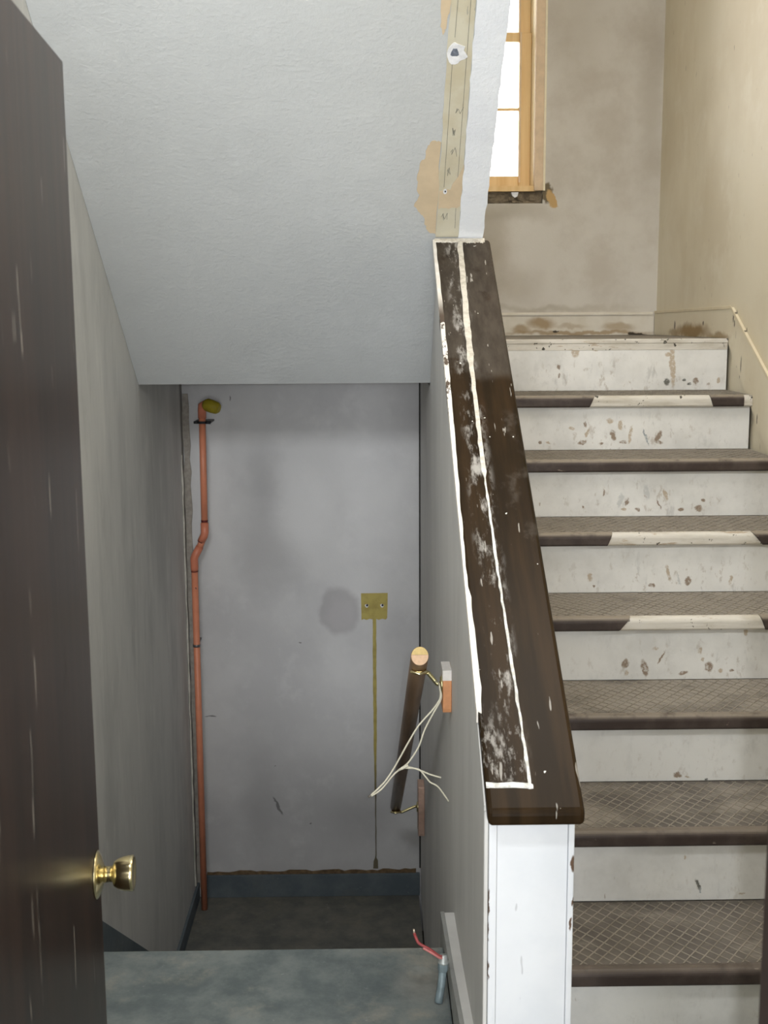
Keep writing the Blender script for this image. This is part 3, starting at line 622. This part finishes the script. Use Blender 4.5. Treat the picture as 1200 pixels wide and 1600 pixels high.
# ------------------------------------------------------------------ up-flight staircase
ST = thing('staircase', (0.87, D1, 0), 'worn white staircase with dark nosings climbing to the right of the half wall', 'staircase')
XL, XR = KR + 0.004, RX - 0.0135
WHITE_RUN = {4: (0.7064, 0.7391, 1.1081, 1.1245), 5: (0.7267, 0.7423, 1.1684, 1.2036), 7: (0.7705, 0.7883, 1.1893, 1.2027)}
for n in range(1, 9):
    y = D1 + (n - 1) * RUN; zt = n * RISE
    # riser below tread n
    xr = XR - 0.001
    r0 = MB().box(XL, xr, y + 0.006, y + 0.026, (n - 1) * RISE + .001, zt - 0.041)
    r0.build('riser', riser_mat(n, RB[n]), ST)
    if n == 8: break
    t = MB(); t.box(XL, XR, y + 0.004, y + RUN + 0.004, zt - 0.04, zt)
    tr = t.build('tread', MAT_TREAD, ST)
    # rounded nosing profile, swept along X
    def nose(xa, xb, m, name, proud, sl=0.0, sr=0.0):
        pr = []
        ht = 0.040; rd = 0.016
        pr.append((y + 0.0038, zt + proud * .3)); pr.append((y - 0.002, zt + proud * .3))
        for i in range(7):
            a = math.pi / 2 * i / 6; pr.append((y - 0.004 - rd * .85 * math.sin(a) - proud, zt - rd + rd * math.cos(a)))
        for i in range(1, 5):
            a = math.pi / 2 * i / 4; pr.append((y - 0.004 - (rd * .85 + proud) + (0.009) * (1 - math.cos(a)), zt - ht + 0.010 - 0.010 * math.sin(a)))
        pr.append((y + 0.0038, zt - ht))
        f = lambda base, sk: (lambda p: base + sk * (zt - p[1]) / ht)
        g = MB().prism(pr, 'X', f(xa, sl), f(xb, sr)); 
        return g.build(name, m, tr)
    if n in WHITE_RUN:
        a, b, c_, d_ = WHITE_RUN[n]
        nose(XL, b, MAT_NOSE, 'nosing', 0.004, 0, a - b)
        nose(b + .001, c_ - .001, MAT_PNOSE, 'painted_nosing', 0.0, a - b, d_ - c_)
        e = XR - (0.03 if n == 7 else 0.001)
        nose(c_, e, MAT_NOSE, 'nosing', 0.004, d_ - c_, 0)
        if n == 7: nose(e + .001, XR, MAT_PNOSE, 'painted_nosing', 0.001)
    else:
        nose(XL, XR - .003, MAT_NOSE, 'nosing', 0.004)
    # diamond ribs, clipped to the tread rectangle
    rb = MB(); ax, bx, ay, by = XL + .004, XR - .01, y + .006, y + RUN - .004
    sp_ = 0.0325; half = .0014 if n < 4 else .0012
    for sg, ang in ((1, 52), (-1, 50)):
        tn = 1 / math.tan(R(ang)); H = by - ay; wdx = half / math.sin(R(ang))
        x = ax - H * tn - sp_ * (0.3)
        while x < bx + H * tn:
            # centre line x(t) = x + sg*t*tn , t in 0..H
            t0, t1 = 0.0, H
            xs = x if sg > 0 else x
            def tx(X): return (X - xs) / (sg * tn)
            lo, hi = sorted((tx(ax), tx(bx))); t0 = max(t0, lo); t1 = min(t1, hi)
            if t1 - t0 > 0.006:
                p0 = (xs + sg * t0 * tn, ay + t0); p1 = (xs + sg * t1 * tn, ay + t1)
                rb.prism([(p0[0] - wdx, p0[1]), (p0[0] + wdx, p0[1]), (p1[0] + wdx, p1[1]), (p1[0] - wdx, p1[1])], 'Z', zt, zt + .0013)
            x += sp_
    rb.build('diamond_ribs', MAT_RIB, tr, kind='stuff')
# painted nosing of the top landing
y = D1 + 7 * RUN; zt = LAND
ln = MB().prism([(y + .03, zt), (y + .002, zt), (y + .001, zt - .003), (y + .001, zt - .014), (y + .0035, zt - .018), (y + .0052, zt - .0405), (y + .03, zt - .0405)], 'X', XL, XR - .001)
ln.build('painted_nosing', MAT_PNOSE, ST)
# skirt board up the right wall, with its raised moulding
sk = MB(); 
sk.prism([(4.398, 1.6335), (BACK - .02, 1.624), (BACK - .02, LAND + .001), (4.44, LAND + .001), (2.40, 0.02), (2.2, .02), (2.2, 0.445)], 'X', RX - .0125, RX - .0005)
struct(sk.build('baseboard_right', MAT_RIGHT), 'cream skirt board rising with the stairs along the right wall', 'baseboard')
m_ = MB(); a = (2.2, .445); b = (4.398, 1.6335)
m_.prism([(a[0], a[1] - .008), (b[0], b[1] - .006), (BACK - .02, 1.618), (BACK - .02, 1.630), (b[0] - .004, b[1] + .006), (a[0], a[1] + .008)], 'X', RX - .0150, RX - .0127)
m_.build('moulding', MAT_RMOULD, bpy.data.objects['baseboard_right'], bevel=.002)
lb = MB().box(KR + .006, RX - .014, BACK - .014, BACK - .001, LAND + .001, 1.612).build('baseboard_landing', MAT_LBASE); lb['kind'] = 'structure'
tag(lb, 'white baseboard with brown stains along the landing below the window', 'baseboard', 'structure')
MB().prism([(BACK - .001, 1.6125), (BACK - .020, 1.6125), (BACK - .020, 1.618), (BACK - .010, 1.626), (BACK - .001, 1.626)], 'X', KR + .006, RX - .021).build('moulding', MAT_LBASE, lb)

# ------------------------------------------------------------------ half wall end panel
EP = thing('end_panel', (0.303, NF, 0), 'bright white painted panel closing the front end of the half wall', 'panel')
top = capz(NF) - 0.034
box(0.2385, 0.3715, NF, NF + .011, 0.001, top).build('board', MAT_NEWEL, EP)
MB().box(0.2225, 0.2377, NF - .004, NF + .011, 0.001, top).build('corner_strip', MAT_NEWEL, EP, bevel=.002)
MB().box(0.3723, KR, NF - .004, NF + .011, 0.001, top).build('corner_strip', MAT_NEWEL, EP, bevel=.002)
box(WX(NF) + .0005, 0.2215, NF + .004, NF + .0115, 0.001, top).build('side_strip', MAT_CENTER, EP)
box(0.2216, 0.2224, NF + .005, NF + .011, 0.001, top).build('gap', MAT_DARKGAP, EP)

# ------------------------------------------------------------------ cap board
CP = thing('wall_cap', (0.307, CY, CZ), 'scuffed dark brown cap board sloping up the top of the half wall', 'cap board')
CE = 3.894
def capslab(x0, x1, ya, yb, lo, hi, name, m, bevel=0.0, par=CP):
    nz = 1 / math.cos(math.atan(CS))
    g = MB().prism([(ya, capz(ya) + lo * nz), (yb, capz(yb) + lo * nz), (yb, capz(yb) + hi * nz), (ya, capz(ya) + hi * nz)], 'X', x0, x1)
    return g.build(name, m, par, bevel, 3)
capslab(0.2167, 0.3985, CY, CE, -0.026, 0.0, 'board', MAT_CAP, .009)
# wavy painted left edge, cream plaster ridge of the vanished partition, its short return at the foot
def capsheet(polyxy, th, name, m):
    n = len(polyxy); bot = [(x, y, capz(y) - .0006) for x, y in polyxy]; tp = [(x, y, capz(y) + th) for x, y in polyxy]
    g = MB().add(bot + tp, [tuple(range(n)), tuple(range(2 * n - 1, n - 1, -1))] + [(i, i + n, (i + 1) % n + n, (i + 1) % n) for i in range(n)])
    return g.build(name, m, CP)
def wav(seed, y0, y1, n, f, amp):
    r = random.Random(seed); return [(f(y0 + (y1 - y0) * i / n) + r.uniform(-amp, amp), y0 + (y1 - y0) * i / n) for i in range(n + 1)]
e = 0.0028
capsheet([(0.2158, 3.89), (0.2158, 2.27)] + wav(1, 2.265, 3.89, 60, lambda y: 0.2245 + .004 * math.sin(y * 4.2) * (1 if y < 3 else .4) + (0.004 if 2.3 < y < 2.55 else 0), .0012), e, 'painted_edge', MAT_BEAD)['label'] = 'chipped cream paint along the left edge'
MB().prism([(2.27, capz(2.27) - .024), (3.89, capz(3.89) - .024), (3.89, capz(3.89) + .002), (2.27, capz(2.27) + .002)], 'X', 0.2138, 0.2166).build('painted_side', MAT_BEAD, CP)
ctr = lambda y: 0.3015 + (0 if y > 3.8 else 0) - 0.0145 * math.sin(max(0, min(1, (3.9 - y) / 1.75)) * math.pi)
wdt = lambda y: (0.0085 if y > 3.3 else 0.0055 if y > 2.9 else 0.0027)
capsheet(wav(2, 3.888, 2.112, 90, lambda y: ctr(y) - wdt(y), .0018) + wav(3, 2.112, 3.888, 90, lambda y: ctr(y) + wdt(y), .0010), .0035, 'plaster_ridge', MAT_PLASTER)['label'] = 'white plaster line of a vanished partition'
capsheet([(0.2185, 2.1235), (0.24, 2.1215), (0.27, 2.1230), (0.300, 2.1205), (0.307, 2.1185), (0.307, 2.1125), (0.27, 2.115), (0.24, 2.1145), (0.2185, 2.1155)], .0030, 'plaster_ridge', MAT_PLASTER)
# plaster left where the cap dies into the soffit
r_ = random.Random(12)
lo_ = [(0.2195 + i * .0035, 3.8795 - abs(r_.gauss(0, .0022)) - (.010 * abs(math.sin(i * .55)) * r_.random() if i > 22 else 0)) for i in range(47)]
capsheet([(0.2195, 3.8925), (0.3805, 3.8925)] + lo_[::-1], .0045, 'plaster_fillet', MAT_PLASTER)

# ------------------------------------------------------------------ window
WN = thing('window_1', (0.4, BACK, 2.18), 'honey pine sash window high over the landing, glaring with daylight', 'window', 'structure')
ya, yb = BACK + 0.125, BACK + 0.165
zb, zt_ = 2.1764, 3.75
MB().box(wx1 - .041, wx1, BACK - .012, BACK + .016, zb, zt_).box(wx0, wx0 + .041, BACK - .012, BACK + .016, zb, zt_).box(wx0 + .041, wx1 - .041, BACK - .012, BACK + .016, zt_ - .041, zt_).build('casing', MAT_CASING, WN, bevel=.003)
MB().box(wx1 - .0415, wx1 - .001, BACK + .017, BACK + .19, zb, zt_).box(wx0 + .001, wx0 + .036, BACK + .017, BACK + .19, zb, zt_).box(wx0 + .036, wx1 - .036, BACK + .017, BACK + .19, zt_ - .036, zt_).build('jamb_liner', MAT_STOPEDGE, WN)
box(wx0 + .036, wx1 - .036, BACK + .0, BACK + .19, zb - .002, zb + .022).build('sill', MAT_PINE, WN)
box(wx1 + .0005, wx1 + .010, BACK - .006, BACK + .002, zb, zt_).build('caulk_edge', MAT_CAULK, WN)
def sash(name, z0, z1, yy0, yy1, brail, trail, bars):
    x0, x1 = wx0 + .042, wx1 - .042; st_ = .056
    s = MB().box(x0, x0 + st_, yy0, yy1, z0, z1).box(x1 - st_, x1, yy0, yy1, z0, z1).box(x0 + st_, x1 - st_, yy0, yy1, z0, z0 + brail).box(x0 + st_, x1 - st_, yy0, yy1, z1 - trail, z1)
    o = s.build(name, MAT_PINE, WN, bevel=.004)
    for zz in bars: box(x0 + st_, x1 - st_, yy0 + .012, yy1 - .010, zz - .006, zz + .006).build('muntin', MAT_PINE, o)
    box(x0 + st_ - .003, x1 - st_ + .003, (yy0 + yy1) / 2 - .002, (yy0 + yy1) / 2 + .002, z0 + brail - .003, z1 - trail + .003).build('glass_pane', MAT_GLASS, o)
    box(x1 - st_ + .001, x1 - st_ + .009, yy0 - .004, yy0 + .006, z0 + brail * .5, z1).build('sash_bead', MAT_CASING, o)
sash('lower_sash', zb + .022, 2.895, ya, yb, .058, .040, (2.558,))
sash('upper_sash', 2.87, zt_ - .036, yb + .002, yb + .036, .036, .05, (3.28,))
# rubble where the inside stool is gone
rg = MB(); r_ = random.Random(3)
rg.box(wx0, wx1 - .001, BACK + .02, BACK + .19, wz0 - .001, zb - .003)
for k in range(46):
    x = r_.uniform(wx0 + .02, wx1 - .02); zz = r_.uniform(wz0 + .002, zb - .016); s = r_.uniform(.006, .016)
    rg.box(x - s, x + s, BACK + r_.uniform(.006, .018), BACK + .03, zz - s * .4, min(zb - .004, zz + s * .8))
rg.build('broken_sill_bed', MAT_RUBBLE, WN)
MB().prism([(0.667, 2.170), (0.700, 2.170), (0.696, 2.152), (0.684, 2.146), (0.672, 2.154)], 'Y', BACK - .002, BACK + .02).build('plaster_chip', MAT_HOLE_RIM, WN)

# ------------------------------------------------------------------ open door
dv = Vector((-0.4363 + 0.4119, 1.8 - 1.4723, 0)).normalized(); DE = Vector((-0.4241, 1.75, 0))   # free corner of the near face
dn_ = Vector((dv.y, -dv.x, 0))                      # out of the visible face, towards +x
DW, DT, DZ0, DZ1 = 0.785, 0.040, 0.008, 1.953
h0 = DE - dv * DW
DR = thing('door_1', (h0.x, h0.y, 0), 'dark brown flush wooden door standing open at the left', 'door', 'structure')
def dpt(s, o, z): p = DE - dv * s + dn_ * o; return (p.x, p.y, z)
MB().hexa([dpt(DW, -DT, DZ0), dpt(0, -DT, DZ0), dpt(0, 0, DZ0), dpt(DW, 0, DZ0), dpt(DW, -DT, DZ1), dpt(0, -DT, DZ1), dpt(0, 0, DZ1), dpt(DW, 0, DZ1)]).build('door_leaf', MAT_DOOR, DR, bevel=.0025)
KZ = 0.7525; ks = 0.037
def dlathe(prof, n=28):
    vs = []
    for o, r in prof:
        for k in range(n):
            a = 2 * math.pi * k / n; vs.append(dpt(ks + r * math.cos(a), o, KZ + r * math.sin(a)))
    fs = [(i * n + k, i * n + (k + 1) % n, (i + 1) * n + (k + 1) % n, (i + 1) * n + k) for i in range(len(prof) - 1) for k in range(n)]
    m = MB().add(vs, fs, True); m.f.append(list(range(n))[::-1]); m.sm.append(False); m.f.append([(len(prof) - 1) * n + k for k in range(n)]); m.sm.append(False)
    return m
KN = dlathe([(.0115, .0125), (.0200, .0120), (.0245, .0125), (.0258, .0160), (.0275, .0195), (.033, .0230), (.042, .0258), (.052, .0272), (.0555, .0274), (.0570, .0262), (.0560, .0235), (.0545, .0120), (.0545, .002)]).build('door_knob', MAT_BRASS, DR)
dlathe([(.0005, .0365), (.002, .0365), (.004, .034), (.007, .028), (.0095, .020), (.0115, .0150), (.0122, .0128)]).build('rosette', MAT_BRASS, DR)
for hz in (0.25, 1.05, 1.75):
    MB().tube([dpt(DW + .004, .004, hz - .045), dpt(DW + .004, .004, hz + .045)], .006, 10).build('hinge', MAT_BRASS2, DR)

# ------------------------------------------------------------------ orange pipe
PY = 5.445; px_l, px_u = -0.8145, -0.7617; pr_ = 0.0155
PP = thing('pipe', (px_l, PY, LOW), 'orange plastic pipe with an offset elbow rising in the left corner', 'pipe')
MB().tube([(px_l - .004, PY, LOW + .002), (px_l, PY, 0.48)], pr_, 16).build('lower_pipe', MAT_ORANGE, PP)
MB().tube([(px_u, PY, 0.64), (px_u + .004, PY, 1.165)], pr_, 16).build('upper_pipe', MAT_ORANGE, PP)
MB().tube([(px_l, PY, 0.44), (px_l, PY, .452), (px_l, PY, .50), (px_l + .006, PY, .515), (px_l + .028, PY, .555)], [.0165, .0185, .0185, .0185, .018], 16).build('elbow', MAT_ORANGE2, PP)
MB().tube([(px_l + .026, PY, .551), (px_u - .010, PY, .592)], .0158, 16).build('offset_pipe', MAT_ORANGE, PP)
MB().tube([(px_u - .018, PY, .580), (px_u - .004, PY, .606), (px_u, PY, .622), (px_u, PY, .668)], [.018, .0185, .0185, .0185], 16).build('elbow', MAT_ORANGE2, PP)
for (x, z0, dx, dz) in ((px_u, .672, 0, .010), (px_u - .020, .5765, .004, .007), (px_l, .436, 0, .004)):
    MB().tube([(x, PY, z0), (x + dx, PY, z0 + dz)], .0172 if dz < .009 else .0162, 16).build('glue_ring', MAT_GLUE, PP)
MB().tube([(px_u + .004, PY, 1.155), (px_u + .004, PY, 1.195), (px_u + .006, PY - .004, 1.212), (px_u + .018, PY - .010, 1.218), (px_u + .030, PY - .016, 1.217)], [.019, .019, .0195, .020, .021], 18).build('end_elbow', MAT_ORANGE2, PP)
MB().tube([(px_u + .026, PY - .014, 1.219), (px_u + .030, PY - .018, 1.218), (px_u + .052, PY - .026, 1.211), (px_u + .078, PY - .034, 1.203), (px_u + .088, PY - .037, 1.200)], [.0245, .0295, .0305, .0275, .0190], 20).build('end_plug', MAT_PLUG, PP)['label'] = 'mustard yellow end plug'
cb = MB().tube([(px_u + .0035, PY, 1.130), (px_u + .0035, PY, 1.142)], .0182, 16)
cb.tube([(px_u - .034, PY - .002, 1.136), (px_u - .016, PY - .006, 1.136)], .0065, 10); cb.tube([(px_u + .020, PY - .006, 1.136), (px_u + .042, PY - .002, 1.134)], .0065, 10)
cb.box(px_u - .036, px_u + .042, PY + .015, BACK - .0005, 1.132, 1.140)
cb.build('pipe_clamp', MAT_BLACK, PP)
c2 = MB().tube([(px_l - .0015, PY, 0.074), (px_l - .0015, PY, 0.086)], .0178, 16); c2.box(px_l - .004, px_l + .004, PY + .012, BACK - .0005, .076, .084); c2.build('pipe_clamp', MAT_STEEL, PP)
for zc, xc in ((0.36, px_l),):
    MB().tube([(xc + .004, PY - .0150, zc + .004), (xc + .007, PY - .0148, zc - .004)], .0022, 6).build('ink_mark', MAT_BLACK, PP)

# ------------------------------------------------------------------ handrail
RA = Vector((0.1371, 3.100, 0.6944)); RBv = Vector((0.1156, 5.15, -0.6152))
HR = thing('handrail', (WX(3.1), 3.1, 0.59), 'dark wooden handrail on brass brackets along the half wall over the down stairs', 'handrail')
ax_ = (RBv - RA).normalized()
def railsec(p, r): # vertical-plane cut ring, taller than wide
    return [(p.x + r * math.cos(a), p.y, p.z + r * 1.12 * math.sin(a)) for a in [2 * math.pi * (k + .5) / 24 for k in range(24)]]
stn = [(0.0, .0215), (0.0015, .0228), (1.0, .0228)]
vs = []; L = (RBv - RA)
prof = [(0.0, .0236), (0.002, .0246), (0.985, .0246), (0.994, .0220), (0.999, .0150)]
for t, r in prof: vs += railsec(RA + L * t, r)
n = 24; fs = [(i * n + k, i * n + (k + 1) % n, (i + 1) * n + (k + 1) % n, (i + 1) * n + k) for i in range(len(prof) - 1) for k in range(n)]
g = MB().add(vs, fs, True); g.f.append(list(range(n))); g.sm.append(False); g.f.append([(len(prof) - 1) * n + k for k in range(n)]); g.sm.append(False)
g.build('rail', MAT_RAIL, HR)
ring = [(RA.x + .0229 * math.cos(a), RA.z + .0229 * 1.12 * math.sin(a)) for a in [2 * math.pi * k / 32 for k in range(33)]]
MB().prism([(RA.x + .0229, RA.z + .004)] + [p for p in ring[1:16] if p[1] > RA.z + .004] + [(RA.x - .0229, RA.z + .004)], 'Y', RA.y - .0012, RA.y + .0005).build('end_grain', MAT_ENDG2, HR)['label'] = 'yellow upper half of the sawn end'
MB().prism([(RA.x - .0229, RA.z + .0032)] + [p for p in ring[15:33] if p[1] < RA.z + .003] + [(RA.x + .0229, RA.z + .0032)], 'Y', RA.y - .0012, RA.y + .0005).build('end_grain', MAT_ENDG, HR)['label'] = 'pale pink lower half of the sawn end'
def bracket(yc, blk, mats, zlo, zhi, tk, ylen):
    t = (yc + .035 - RA.y) / L.y; c = RA + L * t; wx = WX(yc)
    xb = wx - tk
    b = MB().prism([(yc, zlo + .012), (yc + .004, zlo), (yc + ylen, zlo), (yc + ylen, zhi), (yc + .004, zhi), (yc, zhi - .004)], 'X', lambda p: xb, lambda p: WX(p[0]) - .0006)
    bo = b.build('mounting_block', mats[0], HR, bevel=.002)
    if mats[1]:
        MB().box(xb - .0008, wx - .001, yc - .0012, yc + ylen + .0005, zhi - .028, zhi + .001).build('painted_end', mats[1], bo)
    zr = (zlo + zhi) / 2 + .012
    k = MB().tube([(xb + .001, yc + .035, zr - .002), (xb - .006, yc + .035, zr - .002)], [.026, .022], 18)
    k.tube([(xb - .004, yc + .035, zr), (xb - .014, yc + .035, zr + .001), (c.x + .026, c.y, c.z - .0335), (c.x + .008, c.y, c.z - .0290)], [.008, .0062, .0062, .007], 12)
    bk = k.build('bracket', MAT_BRASS2, HR)
    # saddle strap hugging the underside of the rail
    s = MB(); s.box(c.x - .020, c.x + .020, c.y - .014, c.y + .014, c.z - .0300, c.z - .0245); 
    for a in (-.018, .018): s.tube([(c.x + a * .7, c.y - .0, c.z - .034), (c.x + a * .7, c.y, c.z - .0255)], .004, 8)
    s.tube([(c.x - .0245, c.y - .0145, c.z - .0245), (c.x, c.y - .0165, c.z - .0310), (c.x + .0245, c.y - .0145, c.z - .0245)], .0042, 10)
    s.build('saddle', MAT_BRASS, bk)
bracket(3.108, 0, (MAT_BLOCK, MAT_BLOCKW), 0.530, 0.650, .0245, .085)
bracket(5.06, 0, (MAT_BLOCK2, None), -0.716, -0.482, .0285, .10)

# ------------------------------------------------------------------ cord hanging from the upper bracket
CO = thing('cord', (0.186, 3.05, 0.62), 'thin off-white cord looped over the upper handrail bracket', 'cord')
def smooth(pts, m=5):
    P = [Vector(p) for p in pts]; out = []
    for i in range(len(P) - 1):
        p0, p1, p2, p3 = P[max(i - 1, 0)], P[i], P[i + 1], P[min(i + 2, len(P) - 1)]
        for k in range(m):
            t = k / m; out.append(0.5 * ((2 * p1) + (p2 - p0) * t + (2 * p0 - 5 * p1 + 4 * p2 - p3) * t * t + (3 * p1 - p0 - 3 * p2 + p3) * t ** 3))
    return out + [P[-1]]
hook = [(0.182, 3.135, 0.612), (0.190, 3.115, 0.612), (0.190, 3.08, 0.610)]
A1 = hook + [(0.1897, 3.0500, 0.5932), (0.1719, 3.0500, 0.5630), (0.1313, 3.0500, 0.5151), (0.1037, 3.0500, 0.4686), (0.0811, 3.0500, 0.4263), (0.0584, 3.0500, 0.3859), (0.0355, 3.0300, 0.3615), (-0.0009, 3.0300, 0.3256)]
B1 = hook + [(0.1914, 3.0500, 0.5896), (0.1674, 3.0500, 0.5434), (0.1468, 3.0500, 0.5013), (0.1330, 3.0500, 0.4593), (0.1139, 3.0500, 0.4259), (0.0992, 3.0500, 0.4072), (0.0810, 3.0500, 0.3929), (0.0627, 3.0500, 0.3767), (0.0303, 3.0300, 0.3452), (0.0025, 3.0300, 0.3255)]
E1 = [(0.0792, 3.0500, 0.3911), (0.0931, 3.0500, 0.3982), (0.1129, 3.0500, 0.3971), (0.1399, 3.0500, 0.3875), (0.1624, 3.0500, 0.3774), (0.1919, 3.0500, 0.3680)]
E2 = [(0.0827, 3.0500, 0.3947), (0.0966, 3.0500, 0.3963), (0.1312, 3.0500, 0.3923), (0.1485, 3.0500, 0.3730), (0.1624, 3.0500, 0.3556), (0.1850, 3.0500, 0.3407), (0.2129, 3.0500, 0.3001)]
for q in (A1, B1, E1, E2): MB().tube(smooth(q), .0024, 7).build('strand', MAT_CORD, CO)
MB().tube([(0.1035, 3.048, 0.4043), (0.0896, 3.048, 0.3981), (0.0757, 3.048, 0.3901)], [.003, .0046, .003], 8).build('knot', MAT_CORD, CO)
MB().tube([(0.0021, 3.03, 0.3286), (-0.0049, 3.03, 0.3226)], .0034, 7).build('loop_end', MAT_CORD_END, CO)

# ------------------------------------------------------------------ conduit stub with red wire
CT = thing('conduit', (0.157, 2.573, 0), 'short grey conduit stub rising from the floor edge beside the half wall', 'conduit')
cy = 2.585
MB().tube([(0.157, 2.573, 0.001), (0.1605, 2.578, .018), (0.1655, cy, .045), (0.1685, cy + .004, .078)], .0095, 14).build('stub_pipe', MAT_CONDUIT, CT)
MB().tube([(0.1685, cy + .004, .074), (0.1688, cy + .004, .079), (0.1692, cy + .005, .092), (0.1693, cy + .005, .094)], [.0120, .0125, .0125, .0105], 8, smooth=False).build('coupling', MAT_CONDUIT, CT)
MB().tube([(0.1692, cy + .005, .090), (0.1694, cy + .005, .0935), (0.1694, cy + .005, .0965), (0.1696, cy + .005, .098), (0.1700, cy + .006, .112), (0.1700, cy + .006, .1125), (0.1698, cy + .006, .106)], [.0105, .0132, .0132, .0100, .0092, .0070, .0062], 14).build('collar', MAT_FITTING, CT)
WR = MB().tube(smooth([(0.168, cy + .004, .108), (0.158, cy - .004, .1155), (0.146, cy - .008, .1270), (0.134, cy - .008, .1360), (0.120, cy - .006, .1430), (0.110, cy - .004, .150), (0.1035, cy, .163), (0.1005, cy, .172)]), [.0036] * 36, 8).build('red_wire', MAT_REDWIRE, CT)
MB().tube(smooth([(0.169, cy + .004, .106), (0.160, cy - .008, .1125), (0.148, cy - .013, .1235), (0.135, cy - .014, .1325), (0.121, cy - .012, .140)]), .0028, 8).build('pink_wire', MAT_PINKWIRE, CT)
MB().tube([(0.1005, cy, .171), (0.0998, cy, .181)], .0022, 6).build('wire_tip', MAT_COPPER, WR)
